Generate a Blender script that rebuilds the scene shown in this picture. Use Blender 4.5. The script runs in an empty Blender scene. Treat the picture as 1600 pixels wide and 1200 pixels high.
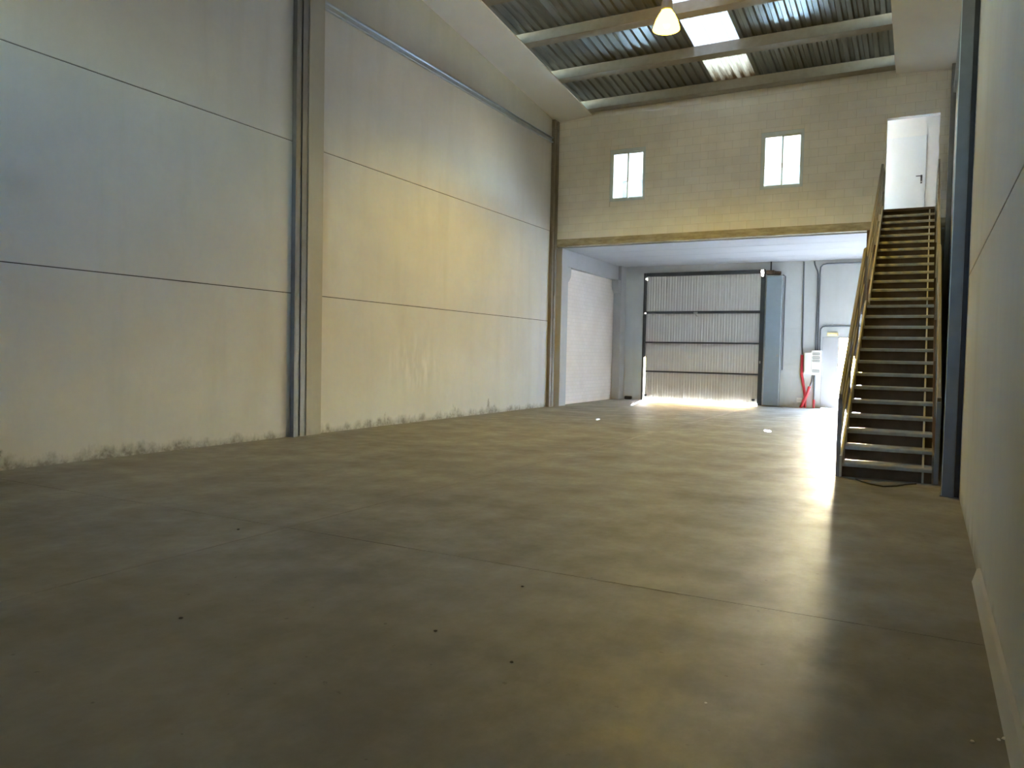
import bpy, bmesh, math, random
from mathutils import Vector, Matrix
random.seed(7)
S = bpy.context.scene
C = S.collection

# ------------------------------------------------------------------ camera
cam_data = bpy.data.cameras.new('camera')
cam_data.sensor_fit = 'HORIZONTAL'; cam_data.sensor_width = 36.0
cam_data.lens = 1200.41 / 1600 * 36.0
cam_data.clip_start = 0.02; cam_data.clip_end = 300
cam = bpy.data.objects.new('camera', cam_data); C.objects.link(cam)
_r = Vector((0.8801983, 0.4741609, 0.0205533)); _u = Vector((-0.0368353, 0.0250748, 0.9990067)); _f = Vector((-0.4731745, 0.8800811, -0.0395367))
cam.matrix_world = Matrix(((_r.x, _u.x, -_f.x, 0), (_r.y, _u.y, -_f.y, 0), (_r.z, _u.z, -_f.z, 1.45), (0, 0, 0, 1)))
S.camera = cam

# ------------------------------------------------------------------ sky, sun, exposure
SUN_DIR = Vector((0.207, -1.0, -0.472)).normalized()      # direction the sunlight travels
world = bpy.data.worlds.new('sky'); S.world = world; world.use_nodes = True
wn = world.node_tree.nodes; wl = world.node_tree.links
sky = wn.new('ShaderNodeTexSky'); sky.sky_type = 'NISHITA'; sky.sun_disc = False
sky.sun_elevation = math.radians(25); sky.sun_rotation = math.radians(-12); sky.air_density = 1.0; sky.dust_density = 0.9
wn['Background'].inputs['Strength'].default_value = 6.0
wl.new(sky.outputs[0], wn['Background'].inputs[0])
sun_data = bpy.data.lights.new('sun', 'SUN'); sun_data.energy = 106; sun_data.angle = math.radians(0.55); sun_data.color = (0.62, 0.79, 1.0)
sun = bpy.data.objects.new('sun', sun_data); C.objects.link(sun)
sun.rotation_euler = SUN_DIR.to_track_quat('-Z', 'Y').to_euler(); sun.location = (-4, 40, 20)
S.view_settings.view_transform = 'Standard'; S.view_settings.look = 'None'
S.view_settings.exposure = 2.4; S.view_settings.gamma = 1.0; S.view_settings.use_curve_mapping = False

# ------------------------------------------------------------------ dimensions
XL, XR = -9.216, 0.366          # inner faces of the long walls
YB, D1, D2 = -2.6, 19.5, 24.65  # rear wall, upper block wall, facade
ZF2 = 4.75                      # upper floor level
SL = 0.106
def zb(y): return 7.96 + SL * (19.5 - y)      # underside of the purlins
PH = 0.25                                     # purlin height

# ------------------------------------------------------------------ materials
def mat(name):
    m = bpy.data.materials.new(name); m.use_nodes = True
    nt = m.node_tree; return m, nt, nt.nodes['Principled BSDF']
def N(nt, t, **kw):
    n = nt.nodes.new(t)
    for k, v in kw.items():
        if k in n.inputs: n.inputs[k].default_value = v
        else: setattr(n, k, v)
    return n
def pos(nt): return N(nt, 'ShaderNodeNewGeometry').outputs['Position']
def mapped(nt, scale):
    mp = N(nt, 'ShaderNodeMapping'); mp.inputs['Scale'].default_value = scale
    nt.links.new(pos(nt), mp.inputs['Vector']); return mp.outputs[0]
def noise(nt, vec, scale, detail=4, rough=0.55):
    n = N(nt, 'ShaderNodeTexNoise'); n.inputs['Scale'].default_value = scale
    n.inputs['Detail'].default_value = detail; n.inputs['Roughness'].default_value = rough
    nt.links.new(vec, n.inputs['Vector']); return n.outputs['Fac']
def ramp(nt, fac, stops):
    r = N(nt, 'ShaderNodeValToRGB'); el = r.color_ramp.elements
    while len(el) < len(stops): el.new(0.5)
    for e, (p, c) in zip(el, stops):
        e.position = p; e.color = (c, c, c, 1) if not hasattr(c, '__len__') else (*c, 1)
    nt.links.new(fac, r.inputs[0]); return r.outputs[0]
def mix(nt, fac, a, b, mode='MIX'):
    m = N(nt, 'ShaderNodeMix'); m.data_type = 'RGBA'; m.blend_type = mode
    for sock, v in ((m.inputs[0], fac), (m.inputs[6], a), (m.inputs[7], b)):
        if isinstance(v, bpy.types.NodeSocket): nt.links.new(v, sock)
        elif hasattr(v, '__len__'): sock.default_value = (*v, 1)
        else: sock.default_value = v
    return m.outputs[2]
def math_(nt, op, a, b=0.0, c=None):
    m = N(nt, 'ShaderNodeMath'); m.operation = op
    for i, v in enumerate((a, b) if c is None else (a, b, c)):
        if isinstance(v, bpy.types.NodeSocket): nt.links.new(v, m.inputs[i])
        else: m.inputs[i].default_value = v
    return m.outputs[0]
def bump(nt, bs, h, strength=0.3, dist=0.01):
    b = N(nt, 'ShaderNodeBump'); b.inputs['Strength'].default_value = strength; b.inputs['Distance'].default_value = dist
    nt.links.new(h, b.inputs['Height']); nt.links.new(b.outputs[0], bs.inputs['Normal'])
def sep(nt):
    s = N(nt, 'ShaderNodeSeparateXYZ'); nt.links.new(pos(nt), s.inputs[0]); return s.outputs

def plain(name, col, rough=0.5, metal=0.0, var=0.08, scale=6.0, spec=0.5, bmp=0.0):
    m, nt, bs = mat(name)
    f = noise(nt, pos(nt), scale)
    c = mix(nt, f, tuple(max(0, x * (1 - var * 2)) for x in col), tuple(min(1, x * (1 + var * 2)) for x in col))
    nt.links.new(c, bs.inputs['Base Color']); bs.inputs['Roughness'].default_value = rough
    bs.inputs['Metallic'].default_value = metal; bs.inputs['Specular IOR Level'].default_value = spec
    if bmp: bump(nt, bs, noise(nt, pos(nt), scale * 6), bmp)
    return m

def wall_panel_mat(name, base, mold=0.8, spots=True):
    m, nt, bs = mat(name)
    v = pos(nt)
    big = noise(nt, v, 0.55, 5, 0.6)
    c = mix(nt, ramp(nt, big, [(0.3, 0), (0.72, 1)]), tuple(x * 0.9 for x in base), tuple(min(1, x * 1.05) for x in base))
    streak = noise(nt, mapped(nt, (1.6, 1.6, 0.22)), 1.4, 5, 0.6)
    c = mix(nt, ramp(nt, streak, [(0.52, 0), (0.8, 0.35)]), c, (base[0] * 0.72, base[1] * 0.7, base[2] * 0.64))
    fine = noise(nt, v, 9, 6, 0.7)
    c = mix(nt, ramp(nt, fine, [(0.35, 0.0), (0.75, 0.18)]), c, tuple(x * 0.78 for x in base))
    if spots:       # pale salt bloom where damp came through the panel of the second bay
        x, y, z = sep(nt)
        yy = math_(nt, 'SUBTRACT', 1.0, math_(nt, 'MULTIPLY', math_(nt, 'ABSOLUTE', math_(nt, 'SUBTRACT', y, 13.0)), 0.8))
        zz = math_(nt, 'SUBTRACT', 1.0, math_(nt, 'MULTIPLY', math_(nt, 'ABSOLUTE', math_(nt, 'SUBTRACT', z, 1.2)), 1.35))
        k = math_(nt, 'MULTIPLY', math_(nt, 'MAXIMUM', yy, 0.0), math_(nt, 'MAXIMUM', zz, 0.0))
        st = noise(nt, mapped(nt, (1, 3.2, 0.7)), 1.3, 4, 0.6)
        k = math_(nt, 'MULTIPLY', k, ramp(nt, st, [(0.46, 0), (0.66, 0.8)]))
        c = mix(nt, k, c, (0.86, 0.85, 0.84))
    if mold:        # damp stain along the foot of the wall
        x, y, z = sep(nt)
        n1 = noise(nt, mapped(nt, (2.2, 2.2, 1.2)), 1.1, 6, 0.7)
        lim = math_(nt, 'MULTIPLY', ramp(nt, n1, [(0.42, 0.2), (0.62, 0.45), (0.72, 1.0)]), 0.50)
        k = math_(nt, 'SUBTRACT', lim, z)
        k = math_(nt, 'MULTIPLY', k, 7.0)
        k = math_(nt, 'MINIMUM', math_(nt, 'MAXIMUM', k, 0.0), 1.0)
        n2 = noise(nt, v, 11, 6, 0.75)
        k = math_(nt, 'MULTIPLY', k, ramp(nt, n2, [(0.28, 0.15), (0.58, mold)]))
        c = mix(nt, k, c, (0.13, 0.125, 0.095))
    nt.links.new(c, bs.inputs['Base Color']); bs.inputs['Roughness'].default_value = 0.75
    bs.inputs['Specular IOR Level'].default_value = 0.25
    bump(nt, bs, noise(nt, v, 30, 5, 0.7), 0.15, 0.004)
    return m

def floor_mat():
    m, nt, bs = mat('polished_concrete')
    v = pos(nt)
    a = noise(nt, mapped(nt, (1, 1, 1)), 0.9, 7, 0.66)
    b = noise(nt, mapped(nt, (1.5, 0.8, 1)), 3.1, 8, 0.72)
    d = noise(nt, v, 0.28, 4, 0.5)
    c = mix(nt, ramp(nt, a, [(0.3, 0), (0.7, 1)]), (0.130, 0.124, 0.110), (0.275, 0.265, 0.240))
    c = mix(nt, ramp(nt, b, [(0.42, 0), (0.7, 0.6)]), c, (0.145, 0.132, 0.103))
    c = mix(nt, ramp(nt, d, [(0.4, 0.0), (0.7, 0.35)]), c, (0.32, 0.30, 0.26))
    sp = noise(nt, v, 18, 3, 0.5)
    c = mix(nt, ramp(nt, sp, [(0.71, 0), (0.76, 0.5)]), c, (0.07, 0.055, 0.045))
    nt.links.new(c, bs.inputs['Base Color'])
    r = ramp(nt, noise(nt, v, 1.7, 7, 0.7), [(0.32, 0.37), (0.68, 0.68)])
    nt.links.new(r, bs.inputs['Roughness']); bs.inputs['Specular IOR Level'].default_value = 0.2
    bump(nt, bs, noise(nt, v, 4.0, 6, 0.65), 0.10, 0.01)
    return m

def block_mat():
    m, nt, bs = mat('painted_block')
    v = pos(nt)
    oi = N(nt, 'ShaderNodeObjectInfo').outputs['Random']
    c = mix(nt, oi, (0.80, 0.785, 0.75), (0.85, 0.835, 0.80))
    c = mix(nt, ramp(nt, noise(nt, v, 2.0, 5), [(0.4, 0), (0.75, 0.3)]), c, (0.58, 0.55, 0.50))
    nt.links.new(c, bs.inputs['Base Color']); bs.inputs['Roughness'].default_value = 0.85
    bump(nt, bs, noise(nt, v, 60, 4, 0.7), 0.35, 0.004)
    return m

def deck_mat():
    m, nt, bs = mat('galvanised_deck')
    c = mix(nt, noise(nt, mapped(nt, (6, 1, 1)), 1.0, 5), (0.19, 0.205, 0.21), (0.30, 0.315, 0.32))
    nt.links.new(c, bs.inputs['Base Color']); bs.inputs['Metallic'].default_value = 0.75
    bs.inputs['Roughness'].default_value = 0.32
    return m

def translucent_mat(name, col, dirty):
    m = bpy.data.materials.new(name); m.use_nodes = True; nt = m.node_tree
    nt.nodes.remove(nt.nodes['Principled BSDF']); out = nt.nodes['Material Output']
    tr = N(nt, 'ShaderNodeBsdfTranslucent'); df = N(nt, 'ShaderNodeBsdfDiffuse'); mx = N(nt, 'ShaderNodeMixShader')
    c = col
    if dirty:       # brown run marks of dirt that gathers at the low end of the sheet
        y = sep(nt)[1]
        k = math_(nt, 'MULTIPLY', math_(nt, 'SUBTRACT', y, 18.25), 1.2)
        st = noise(nt, mapped(nt, (14, 0.5, 1)), 1.0, 4, 0.7)
        k = math_(nt, 'ADD', k, math_(nt, 'MULTIPLY', math_(nt, 'SUBTRACT', st, 0.62), 2.2))
        k = math_(nt, 'MINIMUM', math_(nt, 'MAXIMUM', k, 0.0), 1.0)
        c = mix(nt, k, col, (0.014, 0.0075, 0.001))
        nt.links.new(c, tr.inputs[0])
    else: tr.inputs[0].default_value = (*col, 1)
    df.inputs[0].default_value = (0.7, 0.7, 0.68, 1)
    mx.inputs[0].default_value = 0.25
    nt.links.new(tr.outputs[0], mx.inputs[1]); nt.links.new(df.outputs[0], mx.inputs[2]); nt.links.new(mx.outputs[0], out.inputs[0])
    return m

def glass_mat():
    m = bpy.data.materials.new('window_glass'); m.use_nodes = True; nt = m.node_tree
    nt.nodes.remove(nt.nodes['Principled BSDF']); out = nt.nodes['Material Output']
    t = N(nt, 'ShaderNodeBsdfTransparent'); t.inputs[0].default_value = (0.93, 0.96, 0.95, 1)
    g = N(nt, 'ShaderNodeBsdfGlossy'); g.inputs['Roughness'].default_value = 0.02
    fr = N(nt, 'ShaderNodeFresnel'); fr.inputs[0].default_value = 1.45
    mx = N(nt, 'ShaderNodeMixShader')
    nt.links.new(fr.outputs[0], mx.inputs[0]); nt.links.new(t.outputs[0], mx.inputs[1]); nt.links.new(g.outputs[0], mx.inputs[2])
    nt.links.new(mx.outputs[0], out.inputs[0]); return m

def emit_mat(name, col, strength):
    m = bpy.data.materials.new(name); m.use_nodes = True; nt = m.node_tree
    nt.nodes.remove(nt.nodes['Principled BSDF'])
    e = N(nt, 'ShaderNodeEmission'); e.inputs[0].default_value = (*col, 1); e.inputs[1].default_value = strength
    nt.links.new(e.outputs[0], nt.nodes['Material Output'].inputs[0]); return m

def slab_edge_mat():
    m, nt, bs = mat('slab_edge')
    v = mapped(nt, (1.2, 1, 5))
    c = mix(nt, ramp(nt, noise(nt, v, 1.6, 6, 0.7), [(0.35, 0), (0.65, 1)]), (0.28, 0.24, 0.16), (0.52, 0.47, 0.34))
    nt.links.new(c, bs.inputs['Base Color']); bs.inputs['Roughness'].default_value = 0.9
    bump(nt, bs, noise(nt, v, 5, 6, 0.7), 0.5, 0.02); return m

def door_sheet_mat():
    m, nt, bs = mat('lacquered_door_sheet')
    z = sep(nt)[2]
    dirt = math_(nt, 'MULTIPLY', math_(nt, 'MAXIMUM', math_(nt, 'SUBTRACT', 1.2, z), 0.0), noise(nt, pos(nt), 2.5, 6, 0.7))
    c = mix(nt, dirt, (0.74, 0.73, 0.72), (0.46, 0.38, 0.29))
    nt.links.new(c, bs.inputs['Base Color']); bs.inputs['Roughness'].default_value = 0.5; return m

def brick_wall_mat():
    m, nt, bs = mat('whitewashed_brick')
    mp = N(nt, 'ShaderNodeMapping'); mp.inputs['Rotation'].default_value = (math.radians(90), 0, math.radians(90))
    x, y, z = sep(nt); cb = N(nt, 'ShaderNodeCombineXYZ'); nt.links.new(y, cb.inputs[0]); nt.links.new(z, cb.inputs[1])
    br = N(nt, 'ShaderNodeTexBrick'); nt.links.new(cb.outputs[0], br.inputs['Vector'])
    br.inputs['Scale'].default_value = 1.0; br.inputs['Brick Width'].default_value = 0.25; br.inputs['Row Height'].default_value = 0.11
    br.inputs['Mortar Size'].default_value = 0.006
    br.inputs['Color1'].default_value = (0.90, 0.83, 0.79, 1); br.inputs['Color2'].default_value = (0.87, 0.80, 0.76, 1); br.inputs['Mortar'].default_value = (0.78, 0.72, 0.68, 1)
    c = mix(nt, ramp(nt, noise(nt, pos(nt), 0.8, 4), [(0.4, 0), (0.7, 0.3)]), br.outputs['Color'], (0.62, 0.52, 0.43))
    # a short rust-brown run beside the first column
    nt.links.new(c, bs.inputs['Base Color']); bs.inputs['Roughness'].default_value = 0.8
    bump(nt, bs, br.outputs['Fac'], -0.25, 0.004); return m

M = {}
M['panel'] = wall_panel_mat('precast_panel', (0.62, 0.615, 0.60))
M['panel_top'] = wall_panel_mat('darker_top_panel', (0.48, 0.47, 0.43), mold=0, spots=False)  # darker tone for the panels above the rail
M['panel_r'] = wall_panel_mat('precast_panel_right', (0.58, 0.59, 0.605), mold=0.55, spots=False)
M['pilaster'] = wall_panel_mat('bare_concrete', (0.42, 0.40, 0.345), mold=0.3, spots=False)
M['floor'] = floor_mat()
M['block'] = block_mat()
M['mortar'] = plain('painted_mortar', (0.60, 0.58, 0.54), 0.9)
M['deck'] = deck_mat()
M['sky1'] = translucent_mat('rooflight_sheet', (0.13, 0.13, 0.13), False)
M['sky2'] = translucent_mat('rooflight_sheet_dirty', (0.125, 0.118, 0.098), True)
M['glass'] = glass_mat()
M['purlin'] = plain('purlin_concrete', (0.27, 0.25, 0.215), 0.85, var=0.12, bmp=0.2)
M['strip'] = plain('fire_board', (0.83, 0.83, 0.84), 0.8, var=0.04, scale=1.0)
M['steel'] = plain('blue_grey_steel', (0.178, 0.184, 0.195), 0.45, 0.2, var=0.1)
M['steel_brown'] = plain('dull_brown_steel', (0.19, 0.165, 0.12), 0.5, 0.2, var=0.1)
M['galv'] = plain('galvanised_rail', (0.42, 0.46, 0.50), 0.3, 0.85, var=0.05)
M['slab_edge'] = slab_edge_mat()
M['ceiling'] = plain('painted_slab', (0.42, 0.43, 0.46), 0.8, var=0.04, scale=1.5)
M['concrete_grey'] = plain('painted_grey_concrete', (0.45, 0.45, 0.46), 0.8, var=0.06, scale=2, bmp=0.1)
M['facade'] = wall_panel_mat('facade_panel', (0.68, 0.70, 0.72), mold=0.3, spots=False)
M['brickwall'] = brick_wall_mat()
M['white'] = plain('white_plaster', (0.80, 0.79, 0.77), 0.8, var=0.02)
M['door_sheet'] = door_sheet_mat()
M['dark_steel'] = plain('dark_door_steel', (0.06, 0.065, 0.07), 0.5, 0.3, var=0.1)
M['blue_box'] = plain('blue_grey_sheet', (0.30, 0.36, 0.43), 0.4, 0.25, var=0.04)
M['alu'] = plain('white_aluminium', (0.60, 0.69, 0.74), 0.4, 0.1, var=0.02)
M['tread'] = plain('worn_grey_tread', (0.36, 0.355, 0.345), 0.85, 0.0, var=0.2, scale=8, spec=0.0)
M['riser'] = plain('brown_primer_sheet', (0.105, 0.075, 0.052), 0.9, 0.0, var=0.25, scale=4, spec=0.0)
M['rail'] = plain('tan_painted_steel', (0.25, 0.235, 0.215), 0.5, 0.1, var=0.12)
M['stringer'] = plain('galvanised_stringer', (0.46, 0.45, 0.41), 0.5, 0.3, var=0.12)
M['doorwhite'] = plain('white_lacquered_door', (0.74, 0.76, 0.78), 0.4, var=0.01)
M['leaf'] = plain('pale_grey_lacquer', (0.46, 0.47, 0.51), 0.5, var=0.01)
M['black'] = plain('black_plastic', (0.02, 0.02, 0.022), 0.5)
M['plastic'] = plain('white_plastic', (0.90, 0.90, 0.89), 0.4, var=0.02)
M['smoke'] = plain('smoked_window', (0.25, 0.27, 0.29), 0.2, var=0.02)
M['conduit'] = plain('grey_conduit', (0.13, 0.145, 0.165), 0.5, var=0.05)
M['red'] = plain('red_corrugated_tube', (0.62, 0.045, 0.06), 0.5, var=0.1)
M['lampyellow'] = plain('cream_plastic', (0.90, 0.74, 0.36), 0.5)
M['pebble'] = plain('dark_grit', (0.05, 0.045, 0.04), 0.9)
M['chip'] = plain('pale_chip', (0.75, 0.74, 0.72), 0.8)
M['ground'] = plain('outside_paving', (0.26, 0.25, 0.24), 0.9, var=0.1, scale=1)
M['castalu'] = plain('cast_aluminium', (0.40, 0.39, 0.37), 0.45, 0.6)
M['glow'] = emit_mat('glowing_prismatic_bell', (1.0, 0.60, 0.035), 5.0)
M['bulb'] = emit_mat('sodium_bulb', (1.0, 0.78, 0.40), 12.0)

# ------------------------------------------------------------------ mesh helpers
class MB:
    def __init__(s): s.v = []; s.f = []
    def quad8(s, p):     # 8 corners: bottom 4 ccw, top 4 ccw
        b = len(s.v); s.v += [tuple(q) for q in p]
        for f in ((0, 3, 2, 1), (4, 5, 6, 7), (0, 1, 5, 4), (1, 2, 6, 5), (2, 3, 7, 6), (3, 0, 4, 7)): s.f.append(tuple(b + i for i in f))
        return s
    def box(s, x0, x1, y0, y1, z0, z1):
        return s.quad8([(x0, y0, z0), (x1, y0, z0), (x1, y1, z0), (x0, y1, z0), (x0, y0, z1), (x1, y0, z1), (x1, y1, z1), (x0, y1, z1)])
    def prism(s, poly, a0, a1, axis):   # extrude a 2-D polygon along an axis ('x','y','z')
        b = len(s.v); n = len(poly)
        for a in (a0, a1):
            for (p, q) in poly:
                s.v.append({'x': (a, p, q), 'y': (p, a, q), 'z': (p, q, a)}[axis])
        for i in range(n):
            j = (i + 1) % n; s.f.append((b + i, b + j, b + n + j, b + n + i))
        s.f.append(tuple(b + i for i in reversed(range(n)))); s.f.append(tuple(b + n + i for i in range(n))); return s
    def bar(s, a, b_, w, h):            # a straight bar of section w x h between two points
        a, b_ = Vector(a), Vector(b_); d = (b_ - a).normalized()
        sd = d.cross(Vector((0, 0, 1)))
        if sd.length < 1e-4: sd = Vector((1, 0, 0))
        sd.normalize(); up = sd.cross(d)
        P = []
        for c in (a, b_):
            for (i, j) in ((-1, -1), (1, -1), (1, 1), (-1, 1)): P.append(c + sd * (w / 2 * i) + up * (h / 2 * j))
        return s.quad8([P[0], P[1], P[2], P[3], P[4], P[5], P[6], P[7]])
    def lathe(s, prof, n=24, c=(0, 0, 0)):
        b = len(s.v)
        for (r, z) in prof:
            for k in range(n):
                t = 2 * math.pi * k / n; s.v.append((c[0] + r * math.cos(t), c[1] + r * math.sin(t), c[2] + z))
        for i in range(len(prof) - 1):
            for k in range(n):
                l = (k + 1) % n; s.f.append((b + i * n + k, b + i * n + l, b + (i + 1) * n + l, b + (i + 1) * n + k))
        return s
    def tube(s, pts, r, n=10):
        pts = [Vector(p) for p in pts]; b = len(s.v); ref = Vector((0, 1, 0))
        for i, p in enumerate(pts):
            d = (pts[min(i + 1, len(pts) - 1)] - pts[max(i - 1, 0)]).normalized()
            rf = ref if abs(d.dot(ref)) < 0.9 else Vector((1, 0, 0))
            e1 = d.cross(rf).normalized(); e2 = d.cross(e1)
            for k in range(n):
                t = 2 * math.pi * k / n; s.v.append(tuple(p + e1 * (r * math.cos(t)) + e2 * (r * math.sin(t))))
        for i in range(len(pts) - 1):
            for k in range(n):
                l = (k + 1) % n; s.f.append((b + i * n + k, b + i * n + l, b + (i + 1) * n + l, b + (i + 1) * n + k))
        s.f.append(tuple(b + k for k in range(n))); s.f.append(tuple(b + (len(pts) - 1) * n + k for k in reversed(range(n)))); return s
    def mesh(s, name, material):
        me = bpy.data.meshes.new(name); me.from_pydata(s.v, [], s.f); me.materials.append(material)
        bm = bmesh.new(); bm.from_mesh(me); bmesh.ops.recalc_face_normals(bm, faces=bm.faces); bm.to_mesh(me); bm.free(); return me
    def build(s, name, material, parent=None, bevel=0.0, smooth=False, loc=None):
        return link(name, s.mesh(name, material), parent, bevel, smooth, loc)
def link(name, me, parent=None, bevel=0.0, smooth=False, loc=None):
    o = bpy.data.objects.new(name, me); C.objects.link(o)
    if parent: o.parent = parent
    if loc: o.location = loc
    if smooth:
        for p in me.polygons: p.use_smooth = True
    if bevel:
        b = o.modifiers.new('bevel', 'BEVEL'); b.width = bevel; b.segments = 2; b.limit_method = 'ANGLE'
    return o
def tag(o, label, cat, group=None):
    o['label'] = label; o['category'] = cat
    if group: o['group'] = group
    return o
def struct(o, label=None):
    o['kind'] = 'structure'
    if label: o['label'] = label
    return o
def empty(name, loc=(0, 0, 0)):
    o = bpy.data.objects.new(name, None); o.empty_display_size = 0.1; C.objects.link(o); o.location = loc; return o
def arc(c, r, a0, a1, plane='xz', n=6):
    out = []
    for i in range(n + 1):
        t = math.radians(a0 + (a1 - a0) * i / n); out.append((c[0] + r * math.cos(t), c[1], c[2] + r * math.sin(t)))
    return out

# ================================================================== THE SHELL
# ---- floor: cast bays separated by sawn joints
floor = struct(MB().box(XL - 0.3, XR + 0.3, YB - 0.3, D2 + 0.3, -0.3, -0.012).build('floor', M['pebble']), 'polished concrete floor of cast bays with sawn joints')
ys = [YB, 4.6, 10.02, 15.4, 20.3, D2 + 0.25]
g = 0.004
for i in range(len(ys) - 1):
    for (x0, x1) in ((XL - 0.02, -4.52), (-4.52, XR + 0.02)):
        MB().box(x0 + g, x1 - g, ys[i] + g, ys[i + 1] - g, -0.1, 0.0).build('floor_bay', M['floor'], floor)

# ---- long walls: precast panels with open joints, the top one cut to the roof slope
def side_wall(name, xin, sgn, bays, material, label, y_end, top_material=None):
    xo = xin + sgn * 0.20
    root = MB().prism([(YB - 0.2, -0.3), (y_end, -0.3), (y_end, zb(y_end) + 0.15), (YB - 0.2, zb(YB - 0.2) + 0.15)], xin + sgn * 0.02, xo, 'x').build(name, M['pebble'])
    struct(root, label)
    for (y0, y1) in bays:
        for (z0, z1) in ((0, 2.37), (2.37, 4.836), (4.836, 7.33)):
            MB().box(min(xin, xin + sgn * 0.06), max(xin, xin + sgn * 0.06), y0 + 0.004, y1 - 0.004, z0 + (0.007 if z0 else -0.02), z1 - 0.007).build('wall_panel', material, root)
        xu = xin + sgn * 0.0
        MB().prism([(y0 + 0.004, 7.337), (y1 - 0.004, 7.337), (y1 - 0.004, zb(y1) + 0.1), (y0 + 0.004, zb(y0) + 0.1)], xu, xin + sgn * 0.06, 'x').build('wall_panel', top_material or material, root)
    return root
side_wall('wall_left', XL, -1, [(YB, 9.42), (9.42, D1 - 0.02)], M['panel'], 'cream precast concrete panel wall with damp stains along its foot', D1, M['panel_top'])
side_wall('wall_right', XR, 1, [(YB, 9.5), (9.5, D1 - 0.02)], M['panel_r'], 'grey precast concrete panel wall beside the metal staircase', D2 + 0.2)
RW = (-5.3, -3.7, 5.2, 5.95)     # unseen window band added behind the camera for cool fill daylight
wb = MB()
for b in ((XL - 0.2, XR + 0.2, -0.3, RW[2]), (XL - 0.2, XR + 0.2, RW[3], zb(YB) + 0.2), (XL - 0.2, RW[0], RW[2], RW[3]), (RW[1], XR + 0.2, RW[2], RW[3])): wb.box(b[0], b[1], YB - 0.2, YB, b[2], b[3])
wb = wb.build('wall_rear', M['panel_r'])
rwin = MB().box(RW[0], RW[1], YB - 0.13, YB - 0.07, RW[2], RW[2] + 0.06).box(RW[0], RW[1], YB - 0.13, YB - 0.07, RW[3] - 0.06, RW[3])
for k in range(5):
    xx = RW[0] + (RW[1] - RW[0] - 0.06) * k / 4; rwin.box(xx, xx + 0.06, YB - 0.13, YB - 0.07, RW[2] + 0.06, RW[3] - 0.06)
rwin = struct(rwin.build('window_6', M['alu']), 'added aluminium window band for fill light in the unseen rear wall')
MB().box(RW[0] + 0.06, RW[1] - 0.06, YB - 0.104, YB - 0.096, RW[2] + 0.06, RW[3] - 0.06).build('pane', M['glass'], rwin); struct(wb, 'plain concrete rear wall')

# ---- brown sheet added behind the stairs to darken them and block side-door light
pt = struct(MB().box(-1.30, 0.135, D1 - 0.05, D1 - 0.01, 0.0, 4.44).build('stair_light_block', M['riser']), 'added dark brown sheet blocking the light behind the stairs')

# ---- left wall under the upper floor: whitewashed brick infill
wl2 = MB().box(XL - 0.2, XL - 0.03, D1 - 0.02, D2 + 0.2, -0.3, 8.2).build('wall_left_entrance', M['brickwall'])
struct(wl2, 'whitewashed brick wall under the upper floor')

# ---- facade (lower storey), panels around the big door and the side door
DX0, DX1, DZ = -8.33, -4.50, 4.20          # big door frame opening
PX0, PX1, PZ = -2.28, -1.20, 2.12          # side door
fac = MB()
for b in ((XL - 0.2, DX0, -0.3, 2.372), (XL - 0.2, DX0, 2.388, 4.6), (DX1, PX0 - 0.47, -0.3, 2.372), (DX1, XR + 0.2, 2.388, 4.6), (PX1, XR + 0.2, -0.3, 2.372), (PX0 - 0.47, PX1, PZ + 0.02, 2.372), (DX0, DX1, DZ, 4.6)):
    fac.box(b[0], b[1], D2, D2 + 0.2, b[2], b[3])
fac.box(XL - 0.2, DX0, D2 + 0.02, D2 + 0.18, 2.3, 2.45); fac.box(DX1, XR + 0.2, D2 + 0.02, D2 + 0.18, 2.3, 2.45)
# upper storey of the facade with its long windows
fac.box(XL - 0.2, XR + 0.2, D2, D2 + 0.2, 4.6, 5.95); fac.box(XL - 0.2, XR + 0.2, D2, D2 + 0.2, 6.75, 8.0)
for (a, b) in ((XL - 0.2, -8.6), (-6.9, -5.5), (-3.8, -2.5), (-0.8, XR + 0.2)): fac.box(a, b, D2, D2 + 0.2, 5.95, 6.75)
fw = fac.build('wall_front', M['facade']); struct(fw, 'grey precast facade wall around the sectional door')
for i, (a, b) in enumerate(((-8.6, -6.9), (-5.5, -3.8), (-2.5, -0.8))):
    w = struct(MB().box(a, b, D2 + 0.06, D2 + 0.12, 5.95, 6.01).box(a, b, D2 + 0.06, D2 + 0.12, 6.69, 6.75).box(a, a + 0.06, D2 + 0.06, D2 + 0.12, 6.01, 6.69).box(b - 0.06, b, D2 + 0.06, D2 + 0.12, 6.01, 6.69).box((a + b) / 2 - 0.03, (a + b) / 2 + 0.03, D2 + 0.06, D2 + 0.12, 6.01, 6.69).build('window_%d' % (i + 3), M['alu']), 'wide aluminium window of the upper room in the facade')
    MB().box(a + 0.06, b - 0.06, D2 + 0.085, D2 + 0.093, 6.01, 6.69).build('pane', M['glass'], w)

# ---- upper floor slab: edge beam and hollow-core planks
slab = struct(MB().box(XL - 0.02, XR + 0.02, D1 - 0.005, D1 + 0.22, 4.4465, 4.64).build('trim_1', M['slab_edge'], bevel=0.004), 'rough bare concrete slab edge under the block wall')
fl2 = struct(MB().box(XL - 0.02, XR + 0.02, D1 + 0.2, D2, 4.56, ZF2).build('ceiling_entrance', M['ceiling']), 'white painted underside of the upper floor planks')
py = [D1 + 0.2, 20.95, 22.15, 23.35, 24.2, D2]
for i in range(5):
    MB().box(XL - 0.02, XR + 0.02, py[i] + 0.006, py[i + 1] - 0.006, 4.42, 4.56).build('ceiling_plank', M['ceiling'], fl2, bevel=0.01)

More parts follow.
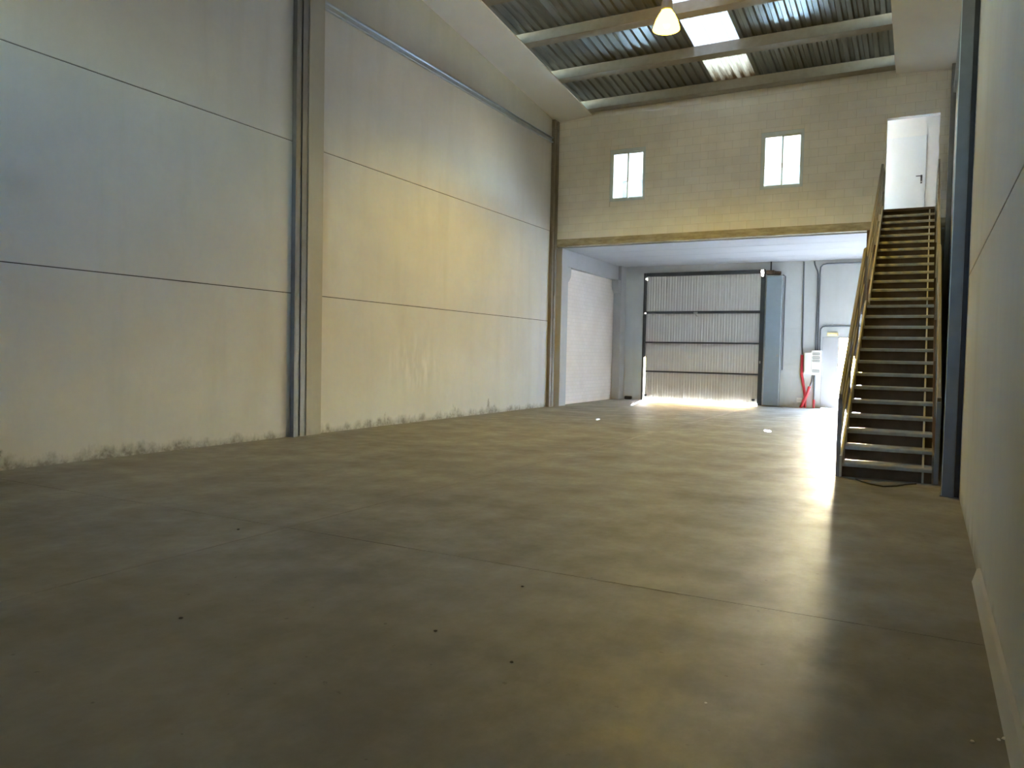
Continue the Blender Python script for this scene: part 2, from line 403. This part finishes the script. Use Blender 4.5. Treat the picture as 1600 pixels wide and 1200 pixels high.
# ---- upper room
MB_ = MB().box(XL - 0.02, XR + 0.02, D1 + 0.21, D2, 7.3, 7.36)
struct(MB_.build('ceiling_upper_room', M['white']), 'white ceiling of the upper room')
struct(MB().box(XL - 0.025, XL + 0.02, D1 + 0.21, D2, ZF2, 7.3).build('wall_upper_room_left', M['white']), 'white plaster side wall of the upper room')
struct(MB().box(-1.30, -1.10, 20.77, 20.87, ZF2, 7.3).box(-1.10, -0.17, 20.77, 20.87, ZF2 + 2.06, 7.3).box(-0.17, XR + 0.02, 20.77, 20.87, ZF2, 7.3).build('wall_upper_room', M['white']), 'white plaster wall at the head of the stairs')
d3 = struct(empty('door_3', (-1.10, 20.75, ZF2)), 'white closed door at the head of the stairs')
MB().box(0.0, 0.93, 0.0, 0.045, 0.005, 2.055).build('leaf', M['doorwhite'], d3, bevel=0.004)
h = MB().box(0.825, 0.865, -0.012, 0.0, 0.93, 1.13).build('handle', M['black'], d3, bevel=0.003)
MB().tube([(0.845, -0.012, 1.10), (0.845, -0.05, 1.10), (0.73, -0.055, 1.10)], 0.010, 8).build('lever', M['black'], h)
MB().box(0.832, 0.858, -0.014, -0.012, 0.955, 0.985).build('keyhole', M['castalu'], h)

# ---- block wall above the slab edge, with two windows and the stair doorway
W = [(-7.641, -6.655, 5.570, 6.938), (-3.728, -2.741, 5.570, 6.938)]
DOORO = (-0.972, 0.081, ZF2, 6.943)
openings = W + [DOORO]
ztop = zb(D1) + 0.30
def cut_wall(mb, x0, x1, z0, z1, y0, y1, ops):
    xs = sorted({x0, x1, *[a for o in ops for a in o[:2]]}); zs = sorted({z0, z1, *[a for o in ops for a in o[2:]]})
    for i in range(len(xs) - 1):
        for j in range(len(zs) - 1):
            cx, cz = (xs[i] + xs[i + 1]) / 2, (zs[j] + zs[j + 1]) / 2
            if not any(o[0] < cx < o[1] and o[2] < cz < o[3] for o in ops): mb.box(xs[i], xs[i + 1], y0, y1, zs[j], zs[j + 1])
    return mb
wu = cut_wall(MB(), XL - 0.02, XR + 0.02, 4.64, ztop, D1 + 0.004, D1 + 0.19, openings).build('wall_upper_front', M['mortar'])
struct(wu, 'painted concrete block wall with two windows above the entrance')
BH, BW, J = 0.20, 0.40, 0.007
full = []; part = MB()
row = 0; z = 4.64
while z < zb(D1) + 0.2:
    z1 = z + BH; x = XL - (0.2 if row % 2 else 0.0)
    while x < XR:
        segs = [(max(x, XL), min(x + BW, XR), z, z1)]
        for o in openings:
            ns = []
            for (a, b, c, d) in segs:
                if b <= o[0] or a >= o[1] or d <= o[2] or c >= o[3]: ns.append((a, b, c, d)); continue
                if a < o[0]: ns.append((a, o[0], c, d))
                if b > o[1]: ns.append((o[1], b, c, d))
                aa, bb = max(a, o[0]), min(b, o[1])
                if c < o[2]: ns.append((aa, bb, c, o[2]))
                if d > o[3]: ns.append((aa, bb, o[3], d))
            segs = ns
        for (a, b, c, d) in segs:
            if b - a < 0.03 or d - c < 0.03: continue
            if b - a > 0.395 and d - c > 0.195 and d < zb(D1) - 0.02 and len(full) < 298: full.append((a, c))
            else: part.box(a + J / 2, b - J / 2, D1, D1 + 0.02, c + J / 2, d - J / 2)
        x += BW
    z = z1; row += 1
bme = MB().box(J / 2, BW - J / 2, 0, 0.02, J / 2, BH - J / 2).mesh('block', M['block'])
for (a, c) in full:
    o = bpy.data.objects.new('block', bme); C.objects.link(o); o.parent = wu
    o.location = (a, D1 + random.uniform(-0.0015, 0.0015), c)
    o.rotation_euler = (random.uniform(-.004, .004), 0, random.uniform(-.003, .003))
cut = part.build('cut_block', M['block'], wu); cut['kind'] = 'stuff'

for i, (a, b, c, d) in enumerate(W):
    w = struct(empty('window_%d' % (i + 1), (a, D1 + 0.012, c)), ('white sliding window in the block wall beside the left corner', 'white sliding window in the block wall between the other window and the stair doorway')[i])
    ww, hh = b - a, d - c; t = 0.06
    MB().box(0, t, 0, 0.08, 0, hh).box(ww - 0.05, ww, 0, 0.08, 0, hh).box(t, ww - 0.05, 0, 0.08, 0, 0.06).box(t, ww - 0.05, 0, 0.08, hh - 0.09, hh).build('window_frame', M['alu'], w, bevel=0.004)
    mid = (t + ww - 0.05) / 2
    for k, (p, q, yy) in enumerate(((t, mid + 0.02, 0.012), (mid - 0.02, ww - 0.05, 0.042))):
        s_ = MB().box(p, p + 0.035, yy, yy + 0.025, 0.06, hh - 0.09).box(q - 0.035, q, yy, yy + 0.025, 0.06, hh - 0.09).box(p + 0.035, q - 0.035, yy, yy + 0.025, 0.06, 0.09).box(p + 0.035, q - 0.035, yy, yy + 0.025, hh - 0.125, hh - 0.09).build('sash', M['alu'], w)
        MB().box(p + 0.035, q - 0.035, yy + 0.010, yy + 0.015, 0.09, hh - 0.125).build('pane', M['glass'], s_)
    MB().box(mid - 0.012, mid + 0.014, 0.0, 0.012, hh * 0.36, hh * 0.44).build('latch', M['castalu'], w)

# ---- roof: purlins, profiled sheets, rooflights, fire boards
roof = struct(empty('ceiling', (0, 0, 0)), 'pitched roof of profiled metal sheets on concrete purlins')
RY1 = D2 + 0.5
pur_y = [19.16 - 1.85 * k for k in range(0, 12)]
for y in pur_y:
    z = zb(y)
    MB().prism([(y, z), (y + 0.24, z - SL * 0.24), (y + 0.20, z - SL * 0.2 + PH), (y + 0.04, z - SL * 0.04 + PH)], XL + 0.02, XR - 0.02, 'x').build('purlin', M['purlin'], roof, bevel=0.006)
def sheet_profile(w=1.0, pitch=0.2, hgt=0.042):
    P = []; n = int(round(w / pitch))
    for k in range(n):
        x = k * pitch; P += [(x, 0), (x + pitch * 0.42, 0), (x + pitch * 0.55, hgt), (x + pitch * 0.87, hgt)]
    P.append((w, 0)); return P
def sheet_mesh(y0, y1, material, th=0.004):
    P = sheet_profile(); mb = MB(); n = len(P)
    for dz in (0, th):
        for y in (y0, y1):
            for (x, zz) in P: mb.v.append((x, y, zb(y) + PH + zz + dz))
    for i in range(n - 1):
        mb.f.append((i, i + 1, n + i + 1, n + i)); mb.f.append((2 * n + i, 3 * n + i, 3 * n + i + 1, 2 * n + i + 1))
    mb.f += [(0, n, 3 * n, 2 * n), (n - 1, 3 * n - 1, 4 * n - 1, 2 * n - 1)]
    return mb.mesh('roof_sheet', material)
SKY_Y0 = 6.4
m_full = sheet_mesh(YB - 0.3, RY1, M['deck']); m_near = sheet_mesh(YB - 0.3, SKY_Y0, M['deck']); m_far = sheet_mesh(19.5, RY1, M['deck'])
for i in range(11):
    x = -9.85 + i
    if i == 5:
        link('roof_sheet', m_near, roof, loc=(x, 0, 0)); link('roof_sheet', m_far, roof, loc=(x, 0, 0))
        yy = [SKY_Y0] + [p + 0.12 for p in reversed(pur_y) if p > SKY_Y0 + 0.3]
        yy[-1] = 19.5
        for k in range(len(yy) - 1):
            o = link('rooflight_sheet', sheet_mesh(yy[k], yy[k + 1], M['sky2'] if k == len(yy) - 2 else M['sky1']), roof, loc=(x, 0, 0))
            o['label'] = 'translucent rooflight sheet glowing with daylight'
    else: link('roof_sheet', m_full, roof, loc=(x, 0, 0))
def strip(name, xi, xo, label):
    mb = MB(); P = []
    for (dz) in (0, 0.03):
        for (x, y, e) in ((xi, YB, -0.032), (xo, YB, -0.125), (xo, D1 - 0.002, -0.125), (xi, D1 - 0.002, -0.032)):
            P.append((x, y, zb(y) + e + dz))
    mb.quad8(P); return struct(mb.build(name, M['strip']), label)
strip('trim_2', -8.19, XL - 0.01, 'pale fire board under the roof along the left wall')
strip('trim_3', -0.835, XR + 0.01, 'pale fire board under the roof along the right wall')

# ---- outside paving
gr = struct(MB().box(-40, 30, D2 + 0.26, 80, -0.5, -0.03).box(-40, 30, -60, D2 + 0.26, -0.5, -0.32).build('ground', M['ground']), 'pale paving outside the door')

# ================================================================== COLUMNS, RAILS
def steel_column(y0, y1, xin, sgn, material, label, proud=0.09, ztop_=None):
    c = empty('steel_column', (xin, (y0 + y1) / 2, 0)); hw = (y1 - y0) / 2; zt = ztop_ or zb((y0 + y1) / 2) - 0.14
    s = -sgn
    def bx(mb, a, b, c0, c1): return mb.box(min(s * a, s * b), max(s * a, s * b), c0, c1, 0, zt)
    mb = MB(); bx(mb, 0.002, proud, -hw, -hw + 0.022); bx(mb, 0.002, proud, hw - 0.022, hw); bx(mb, 0.002, 0.018, -hw + 0.022, hw - 0.022)
    bx(mb, proud - 0.018, proud, -hw + 0.022, -hw * 0.18); bx(mb, proud - 0.018, proud, hw * 0.1, hw - 0.022)
    mb.build('profile', material, c, bevel=0.003)
    pl = MB(); pl.box(min(s * 0.002, s * (proud + 0.02)), max(s * 0.002, s * (proud + 0.02)), -hw - 0.015, hw + 0.015, 0.0, 0.012); pl.build('base_plate', material, c)
    return tag(c, label, 'column', 'steel columns on the side walls')
steel_column(9.41, 9.67, XL, -1, M['steel'], 'blue-grey steel column beside the bare concrete pilaster')
steel_column(19.14, 19.44, XL, -1, M['steel_brown'], 'dull brown steel column where the cream wall meets the block wall')
steel_column(9.50, 9.80, XR - 0.048, 1, M['steel'], 'blue-grey steel column at the foot of the staircase', proud=0.115)
steel_column(19.10, 19.42, XR - 0.004, 1, M['steel'], 'blue-grey steel column beside the doorway at the stair head', proud=0.10)
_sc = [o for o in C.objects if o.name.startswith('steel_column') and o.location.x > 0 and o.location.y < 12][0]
MB().box(-0.123, -0.115, -0.152, -0.135, 0.012, zb(9.65) - 0.2).build('edge_strip', M['alu'], _sc)  # pale strip imitating the side-lit edge of the flange
MB().box(0.0, 0.046, -0.13, -0.10, 0.0, zb(9.65) - 0.2).build('gap_shade_strip', M['black'], _sc)  # black strip standing in for the shade between column and wall
pil = MB().box(XL + 0.001, XL + 0.10, 9.69, 10.05, 0, zb(9.9) - 0.13).build('concrete_pilaster', M['pilaster'], bevel=0.006)
tag(pil, 'bare concrete pilaster with mottled stains beside a blue-grey column', 'pilaster')
def corbel_column(y0, y1, dirn, label, x1):
    c = empty('concrete_column', (XL, (y0 + y1) / 2, 0)); hw = (y1 - y0) / 2
    MB().box(-0.02, x1, -hw, hw, 0, 4.418).build('shaft', M['concrete_grey'], c, bevel=0.008)
    e = hw * dirn; o = 0.24 * dirn
    MB().prism([(e, 3.50), (e + o * 0.35, 3.53), (e + o * 0.9, 3.66), (e + o, 3.74), (e + o, 3.945), (e, 3.945)], 0.0, x1 - 0.02, 'x').build('corbel', M['concrete_grey'], c, bevel=0.005)
    return tag(c, label, 'column', 'concrete columns under the upper floor')
corbel_column(19.63, 20.08, 1, 'pale concrete corbel column under the slab edge at the brown steel column', 0.17)
corbel_column(24.18, 24.64, -1, 'pale concrete corbel column in the corner by the sectional door', 0.25)
rc = MB().box(0.14, XR - 0.002, D1 - 0.05, D1 + 0.38, 0, 4.416).build('concrete_column', M['concrete_grey'], bevel=0.008)  # assumed column, added so a pale lamplit strip shows behind the stairs
tag(rc, 'added plain pale concrete column behind the stairs against the right wall', 'column', 'concrete columns under the upper floor')
be = MB().box(XL - 0.02, XL + 0.15, 20.09, 24.17, 3.95, 4.415).build('concrete_beam', M['concrete_grey'], bevel=0.006)
tag(be, 'pale concrete beam spanning between the two corbel columns', 'beam')

def wall_rail(x, sgn, y0, y1, label):
    s = -sgn; prof = [(0.001, 7.215), (0.055, 7.215), (0.06, 7.22), (0.06, 7.243), (0.05, 7.247), (0.018, 7.252), (0.018, 7.325), (0.05, 7.33), (0.06, 7.334), (0.06, 7.357), (0.055, 7.362), (0.001, 7.362)]
    r = MB().prism([(x + s * a, b) for a, b in prof], y0, y1, 'y').build('wall_rail', M['galv'])
    return tag(r, label, 'rail', 'galvanised rails along the side walls')
wall_rail(XL, -1, 10.06, 19.13, 'shiny galvanised channel rail high on the cream wall')
wall_rail(XR, 1, 9.82, 19.09, 'shiny galvanised channel rail high on the wall behind the stairs')
kb = MB().prism([(XR - 0.045, 0.0), (XR + 0.0, 0.0), (XR, 0.10), (XR - 0.02, 0.09)], YB, 5.9, 'y').build('baseboard_right', M['concrete_grey'])
struct(kb, 'low concrete kerb along the foot of the right wall')

# ================================================================== BIG SECTIONAL DOOR
dr = struct(empty('door_1', (-8.25, D2, 0)), 'large sectional door of pale ribbed sheet in a dark steel frame')
DW = 3.67
def rib_panel(z0, z1):
    P = []; n = 41; pitch = DW / n
    mb = MB()
    for k in range(n):
        x = k * pitch; dpt = 0.030 if k % 2 == 0 else 0.014
        P += [(x, 0.0), (x + pitch * 0.55, 0.0), (x + pitch * 0.66, -dpt), (x + pitch * 0.9, -dpt)]
    P.append((DW, 0.0)); poly = P + [(DW, 0.03), (0, 0.03)]
    return mb.prism([(a + 0.0, b) for a, b in poly], z0, z1, 'z')
secs = [(0.055, 0.94), (0.975, 1.90), (1.935, 2.865), (2.93, 4.09)]
for (a, b) in secs:
    pn = rib_panel(a, b).build('door_section', M['door_sheet'], dr, loc=(0, 0.06, 0))
for (a, b) in ((0.935, 0.98), (1.895, 1.94), (2.86, 2.94)):
    MB().box(0, DW, 0.005, 0.09, a, b).build('cross_rail', M['dark_steel'], dr)
MB().box(-0.09, -0.028, -0.04, 0.12, 0, 4.2).build('frame_post', M['dark_steel'], dr)
MB().box(DW + 0.002, DW + 0.13, -0.04, 0.12, 0, 4.0).box(DW + 0.075, DW + 0.13, -0.04, 0.12, 4.0, 4.2).build('frame_post', M['dark_steel'], dr)
for (a, b) in ((1.42, 2.862), (2.905, 3.985), (4.045, 4.2)):
    MB().box(-0.0285, -0.001, 0.0, 0.09, a, b).build('seal_strip', M['dark_steel'], dr)
MB().box(0.0, DW - 0.004, -0.05, 0.10, 4.085, 4.20).build('head_rail', M['dark_steel'], dr)
lk = MB().box(1.60, 1.72, -0.02, 0.005, 2.86, 2.915).build('lock_bar', M['castalu'], dr)
MB().tube([(1.66, -0.02, 2.87), (1.69, -0.04, 2.80), (1.73, -0.02, 2.77)], 0.012, 8).build('lock_lever', M['castalu'], lk)
for x in (0.05, DW - 0.12): MB().lathe([(0.0, 0), (0.05, 0), (0.05, 0.06), (0.0, 0.06)], 14, (x, 0.0, 0.13)).build('roller', M['black'], dr)
MB().box(DW + 0.03, DW + 0.07, -0.055, -0.04, 1.30, 1.38).build('pull_handle', M['castalu'], dr)

# counterweight casing
cb_ = empty('counterweight_casing', (-4.36, D2, 0.03))
MB().box(0.0, 0.44, -0.26, -0.004, 0, 3.93).build('casing', M['blue_box'], cb_, bevel=0.004)
MB().box(0.44, 0.452, -0.262, -0.2, 0, 3.93).build('edge_strip', M['alu'], cb_)
k_ = MB().box(0.36, 0.40, -0.285, -0.26, 1.49, 1.56).build('latch', M['castalu'], cb_)
tag(cb_, 'tall blue-grey sheet metal casing beside the sectional door', 'casing')
pr = MB().tube([(-3.86, D2 - 0.05, 1.12), (-3.86, D2 - 0.05, 3.97), (-3.93, D2 - 0.05, 4.02)], 0.018).build('dark_edge_line', M['conduit'])  # thin dark upright line beside the casing
tag(pr, 'thin dark vertical line along the edge of the blue-grey casing', 'pipe')
mo = empty('door_motor', (-4.24, D2 - 0.14, 4.05))
MB().box(-0.16, 0.08, -0.10, 0.10, -0.02, 0.10).build('gear_housing', M['riser'], mo, bevel=0.01)
MB().tube([(0.08, 0, 0.03), (0.26, 0, 0.01)], 0.055, 14).build('motor_body', M['riser'], mo)
MB().box(-0.05, -0.01, -0.02, 0.02, 0.10, 0.37).build('bracket', M['dark_steel'], mo)
tag(mo, 'dark brown drive unit on top of the blue-grey casing', 'motor')

# side door: narrow fixed leaf closed, wide leaf swung open to the outside
d2 = struct(empty('door_2', (PX0, D2, 0)), 'white side door standing open to the sunlight beside the staircase')
FX = 0.47
MB().box(-FX, -FX + 0.03, -0.012, 0.16, 0, PZ + 0.02).box(1.04, 1.08, 0.02, 0.16, 0, PZ).box(-FX + 0.03, 1.04, -0.012, 0.16, PZ - 0.02, PZ + 0.02).build('door_frame', M['leaf'], d2)
lf = MB().box(-FX + 0.03, -0.001, 0.0, 0.045, 0.012, PZ - 0.02).build('fixed_leaf', M['leaf'], d2, bevel=0.003)
of = MB().box(-1.0, 0.0, 0.0, 0.045, 0.012, 2.09).build('open_leaf', M['doorwhite'], d2, bevel=0.003, loc=(1.035, 0.17, 0))
of.rotation_euler = (0, 0, math.radians(-105))
MB().tube([(-0.93, 0.0, 1.03), (-0.93, -0.05, 1.03), (-0.81, -0.055, 1.03)], 0.011, 8).build('lever', M['black'], of)

# ================================================================== ELECTRICS ON THE FACADE
bx1 = empty('meter_box', (-3.225, D2, 1.02))
MB().box(0, 0.20, -0.15, -0.002, 0, 0.64).build('case', M['plastic'], bx1, bevel=0.008)
tag(bx1, 'plain white plastic box left of the breaker panel', 'electrical box')
bx2 = empty('breaker_panel', (-3.02, D2, 0.99))
MB().box(0, 0.26, -0.13, -0.002, 0, 0.74).build('case', M['plastic'], bx2, bevel=0.008)
for (z0, z1) in ((0.60, 0.67), (0.49, 0.565), (0.40, 0.465), (0.09, 0.165)):
    w_ = MB().box(0.03, 0.23, -0.137, -0.13, z0, z1).build('breaker_window', M['smoke'], bx2)
    for q in range(5): MB().box(0.045 + q * 0.037, 0.068 + q * 0.037, -0.141, -0.137, z0 + 0.02, z1 - 0.02).build('switch', M['plastic'], w_)
tag(bx2, 'white breaker panel with grey switch windows on the facade wall', 'breaker panel')
so = empty('socket_box', (-3.41, D2, 0.15))
MB().box(0, 0.15, -0.06, -0.002, 0, 0.14).build('case', M['plastic'], so, bevel=0.006)
for x in (0.045, 0.105): MB().lathe([(0.0, 0.0), (0.024, 0.0), (0.024, 0.006), (0.0, 0.006)], 12, (x, -0.066, 0.07)).build('socket', M['smoke'], so)
tag(so, 'small white socket box low on the wall beside the red tubes', 'socket')
yw = D2 - 0.03
def conduit(pts, label, r=0.021):
    return tag(MB().tube(pts, r).build('conduit', M['conduit']), label, 'conduit', 'grey conduits on the facade wall')
conduit([(-3.34, yw, 4.40), (-3.30, yw, 1.60)], 'grey conduit running straight down from the ceiling to the red tube')
conduit([(-3.05, yw, 4.40), (-3.03, yw, 4.30), (-2.95, yw, 4.10), (-2.93, yw, 4.0), (-2.93, yw, 1.74)], 'grey conduit kinked below the ceiling above the breaker panel')
conduit([(-2.875, yw, 1.74), (-2.875, yw, 4.10), (-2.86, yw, 4.22), (-2.80, yw, 4.29), (-2.70, yw, 4.31), (0.2, yw, 4.31)], 'grey conduit rising from the panel and bending along the ceiling')
conduit([(-2.81, yw, 1.74), (-2.81, yw, 2.30), (-2.80, yw, 2.38), (-2.75, yw, 2.44), (-2.67, yw, 2.46), (0.2, yw, 2.46)], 'grey conduit bending to run along above the side door')
conduit([(-2.93, yw, 0.99), (-2.925, yw, 0.25)], 'grey conduit dropping from under the breaker panel', 0.026)
conduit([(-2.985, yw, 0.99), (-3.0, yw, 0.80), (-3.05, yw - 0.085, 0.64)], 'grey conduit curving from the breaker panel to a red tube', 0.022)
def redtube(pts, label, r=0.035):
    P = []
    for a, b in zip(pts[:-1], pts[1:]):
        for k in range(6): P.append(tuple(a[i] + (b[i] - a[i]) * k / 6 for i in range(3)))
    P.append(pts[-1])
    return tag(MB().tube(P, r).build('red_tube', M['red'], smooth=False), label, 'tube', 'red corrugated tubes on the facade wall')
redtube([(-3.30, yw - 0.01, 1.59), (-3.295, yw - 0.01, 1.0), (-3.22, yw - 0.01, 0.6), (-3.17, yw - 0.02, 0.3), (-3.17, yw - 0.02, 0.0)], 'long red corrugated tube below the straight conduit', 0.04)
redtube([(-3.05, yw - 0.09, 0.64), (-3.10, yw - 0.12, 0.45), (-3.22, yw - 0.14, 0.12), (-3.27, yw - 0.14, 0.0)], 'red corrugated tube slanting to the floor in front of the long one', 0.045)
redtube([(-2.925, yw, 0.25), (-2.925, yw, 0.0)], 'short red tube end at the floor under the breaker panel', 0.034)
el = empty('emergency_light', (-2.62, D2, 2.17))
MB().box(0, 0.30, -0.05, -0.002, 0, 0.10).build('housing', M['lampyellow'], el, bevel=0.008)
MB().box(0.02, 0.28, -0.056, -0.05, 0.012, 0.045).build('lens', M['plastic'], el)
tag(el, 'small cream emergency light beside the open side door', 'emergency light')
db = MB().box(-8.87, -8.63, 24.46, 24.60, 0, 0.11).build('rubber_block', M['black'], bevel=0.025)
tag(db, 'low black rubber block on the floor by the corner column', 'block')

# ================================================================== HIGH-BAY LAMP
LX, LY, LZ = -4.42, 13.92, 7.45
lp = empty('high_bay_lamp', (LX, LY, LZ))
bell = MB().lathe([(0.09, 0.36), (0.10, 0.33), (0.15, 0.26), (0.20, 0.16), (0.235, 0.05), (0.245, 0.0), (0.235, 0.0), (0.225, 0.05), (0.19, 0.155), (0.14, 0.25), (0.09, 0.32)], 32).build('bell_shade', M['glow'], lp, smooth=True)
MB().lathe([(0.0, 0.02), (0.035, 0.03), (0.055, 0.07), (0.06, 0.14), (0.05, 0.22), (0.03, 0.28), (0.0, 0.30)], 20).build('bulb', M['bulb'], lp, smooth=True)
MB().lathe([(0.0, 0.34), (0.095, 0.34), (0.105, 0.37), (0.10, 0.50), (0.07, 0.54), (0.0, 0.55)], 24).build('ballast_housing', M['castalu'], lp)
MB().tube([(0, 0, 0.54), (0, 0, zb(LY) - LZ + 0.27)], 0.012, 8).build('hanger', M['castalu'], lp)
tag(lp, 'glowing yellow bell-shaped high-bay lamp hanging from the roof', 'lamp')
ld = bpy.data.lights.new('lamp_light', 'SPOT'); ld.energy = 200; ld.color = (1.0, 0.71, 0.05); ld.spot_size = math.radians(150); ld.spot_blend = 0.6; ld.shadow_soft_size = 0.12
lo = bpy.data.objects.new('lamp_light', ld); C.objects.link(lo); lo.parent = lp; lo.location = (0, 0, -0.03)

# ================================================================== STAIRCASE
st = empty('staircase', (-0.875, 10.33, 0)); st.rotation_euler = (0, 0, 0.0076)
RUN, RISE, LAND, WID = 0.3093, 0.1827, 0.5862, 0.985
def ty(i): return i * RUN + (LAND if i > 12 else 0)
def tz(i): return (i + 1) * RISE
tm = MB().prism([(0.0, -0.045), (0.012, -0.048), (0.31, -0.040), (0.32, 0.0), (0.01, 0.0), (0.0, -0.012)], 0, WID, 'x').mesh('tread', M['tread'])
for i in range(25):
    if i == 12: MB().box(0, WID, ty(12), ty(13) + 0.02, tz(12) - 0.045, tz(12)).build('landing', M['tread'], st, bevel=0.006)
    else: link('tread', tm, st, 0.0, False, (0, ty(i), tz(i)))
END = D1 - 10.33 - 0.012
MB().box(0, WID, ty(25), END, tz(25) - 0.06, tz(25)).build('landing', M['riser'], st, bevel=0.004)
for i in range(26):     # dark brown closing sheets set back under each nosing
    MB().box(0.0, WID, ty(i) + 0.075, ty(i) + 0.083, (tz(i) - RISE if i else 0.0), tz(i) - 0.045).build('riser', M['riser'], st)
def stringer(x, w, flip):
    for (a, b) in ((0, 12), (13, 25)):
        y0, y1 = ty(a), ty(b); z0, z1 = tz(a) - 0.05 + flip, tz(b) - 0.05 + flip
        s = RISE / RUN
        lo_ = [(y0 + 0.02, max(0.0, z0 - 0.13)), (y1 + 0.04, z1 - 0.13 - 0.0)]
        poly = [(y0 + 0.01, 0.0 if a == 0 else tz(a) - 0.21), (y0 + 0.22, 0.0 if a == 0 else tz(a) - 0.21), (y1 + 0.30, tz(b) - 0.27), (y1 + 0.30, z1), (y1 + 0.01, z1), (y0 + 0.01, z0)]
        o = MB().prism(poly, x, x + w, 'x').build('stringer', M['stringer'], st)
    MB().box(x, x + w, ty(12), ty(13) + 0.05, tz(12) - 0.2, tz(12) - 0.047 + flip).build('stringer', M['stringer'], st)
    MB().box(x, x + w, ty(25), END, tz(25) - 0.25, tz(25) - 0.062).build('stringer', M['stringer'], st)
stringer(-0.028, 0.027, 0.13); stringer(WID - 0.105, 0.022, 0.0)
def railing(x, lower_top=3.28):
    # lower flight, then upper flight with a level run at the head
    for (pts, posts) in (([(x, 0.06, 1.0), (x, ty(12) - 0.05, 3.27)], (0.0, 0.34, 0.67, 1.0)), ([(x, ty(12) + 0.42, 3.20), (x, ty(25), 5.70)], (0.0, 0.33, 0.66, 1.0))):
        a, b = Vector(pts[0]), Vector(pts[1])
        MB().bar(a, b, 0.045, 0.075).build('handrail', M['rail'], st, bevel=0.008)
        for dz in (0.30, 0.58):
            MB().bar(a - Vector((0, 0, dz)), b - Vector((0, 0, dz)), 0.03, 0.07).build('mid_rail', M['rail'], st, bevel=0.004)
        for k, t in enumerate(posts):
            p = a.lerp(b, t); foot = 0.0 if (k == 0 and p.y < 1) else p.z - 1.05
            MB().box(x - 0.025, x + 0.025, p.y - 0.025, p.y + 0.025, max(foot, 0), p.z - 0.02).build('rail_post', M['steel'] if (k == 0 and p.y < 1) else M['rail'], st)
    MB().bar((x, ty(25), 5.70), (x, END - 0.06, 5.70), 0.045, 0.075).build('handrail', M['rail'], st)
    MB().bar((x, ty(25), 5.30), (x, END - 0.06, 5.30), 0.03, 0.06).build('mid_rail', M['rail'], st)
    MB().box(x - 0.025, x + 0.025, END - 0.08, END - 0.03, ZF2 - 0.2, 5.70).build('rail_post', M['steel'], st)
    # rounded return of the lower rail at the landing
    y = ty(12) - 0.05
    MB().tube([(x, y, 3.27), (x, y + 0.10, 3.31), (x, y + 0.14, 3.24), (x, y + 0.13, 3.0), (x, y + 0.02, 2.97)], 0.024, 8).build('rail_return', M['rail'], st, smooth=True)
railing(-0.048); railing(WID + 0.045)
# sheet that closes the side under the flight by the wall
xs_ = WID + 0.085
MB().prism([(0.35, 0.0), (END, 0.0), (END, tz(25) - 0.3), (ty(13), tz(13) - 0.3), (ty(12), tz(12) - 0.3)], xs_, xs_ + 0.006, 'x').build('side_sheet', M['riser'], st)
tag(st, 'long metal staircase with a mid landing and tan handrails up to the white door', 'staircase')

# ================================================================== SMALL THINGS ON THE FLOOR
cbp = [(-0.70, 10.20), (-0.63, 10.05), (-0.52, 9.90), (-0.38, 9.80), (-0.25, 9.92), (-0.16, 10.12), (-0.05, 10.24)]
tag(MB().tube([(x, y, 0.008) for x, y in cbp], 0.008, 8).build('cable', M['pebble'], smooth=True), 'thin dark cable lying on the floor at the foot of the stairs', 'cable')
def lump(name, material, x, y, r, label, cat, group):
    mb = MB(); n = 7
    mb.lathe([(r * 0.5, 0.0), (r, r * 0.25), (r * 0.75, r * 0.6), (0.001, r * 0.75)], n, (0, 0, 0))
    mb.v = [(a * random.uniform(.7, 1.2), b * random.uniform(.7, 1.2), c) for a, b, c in mb.v]
    o = mb.build(name, material, loc=(x, y, 0.0)); return tag(o, label, cat, group)
for (x, y, r) in ((-3.45, 2.74, .012), (-2.19, 3.29, .012), (-1.66, 3.14, .011), (-2.16, 4.21, .010), (-4.78, 4.33, .014)):
    lump('pebble', M['pebble'], x, y, r, 'dark crumb of grit on the concrete floor', 'pebble', 'dark grit on the floor')
for (x, y, r) in ((0.21, 3.39, .010), (0.30, 3.46, .009), (0.32, 3.48, .011), (-0.76, 3.19, .007)):
    lump('paint_chip', M['chip'], x, y, r, 'white chip on the concrete floor', 'chip', 'white chips on the floor')
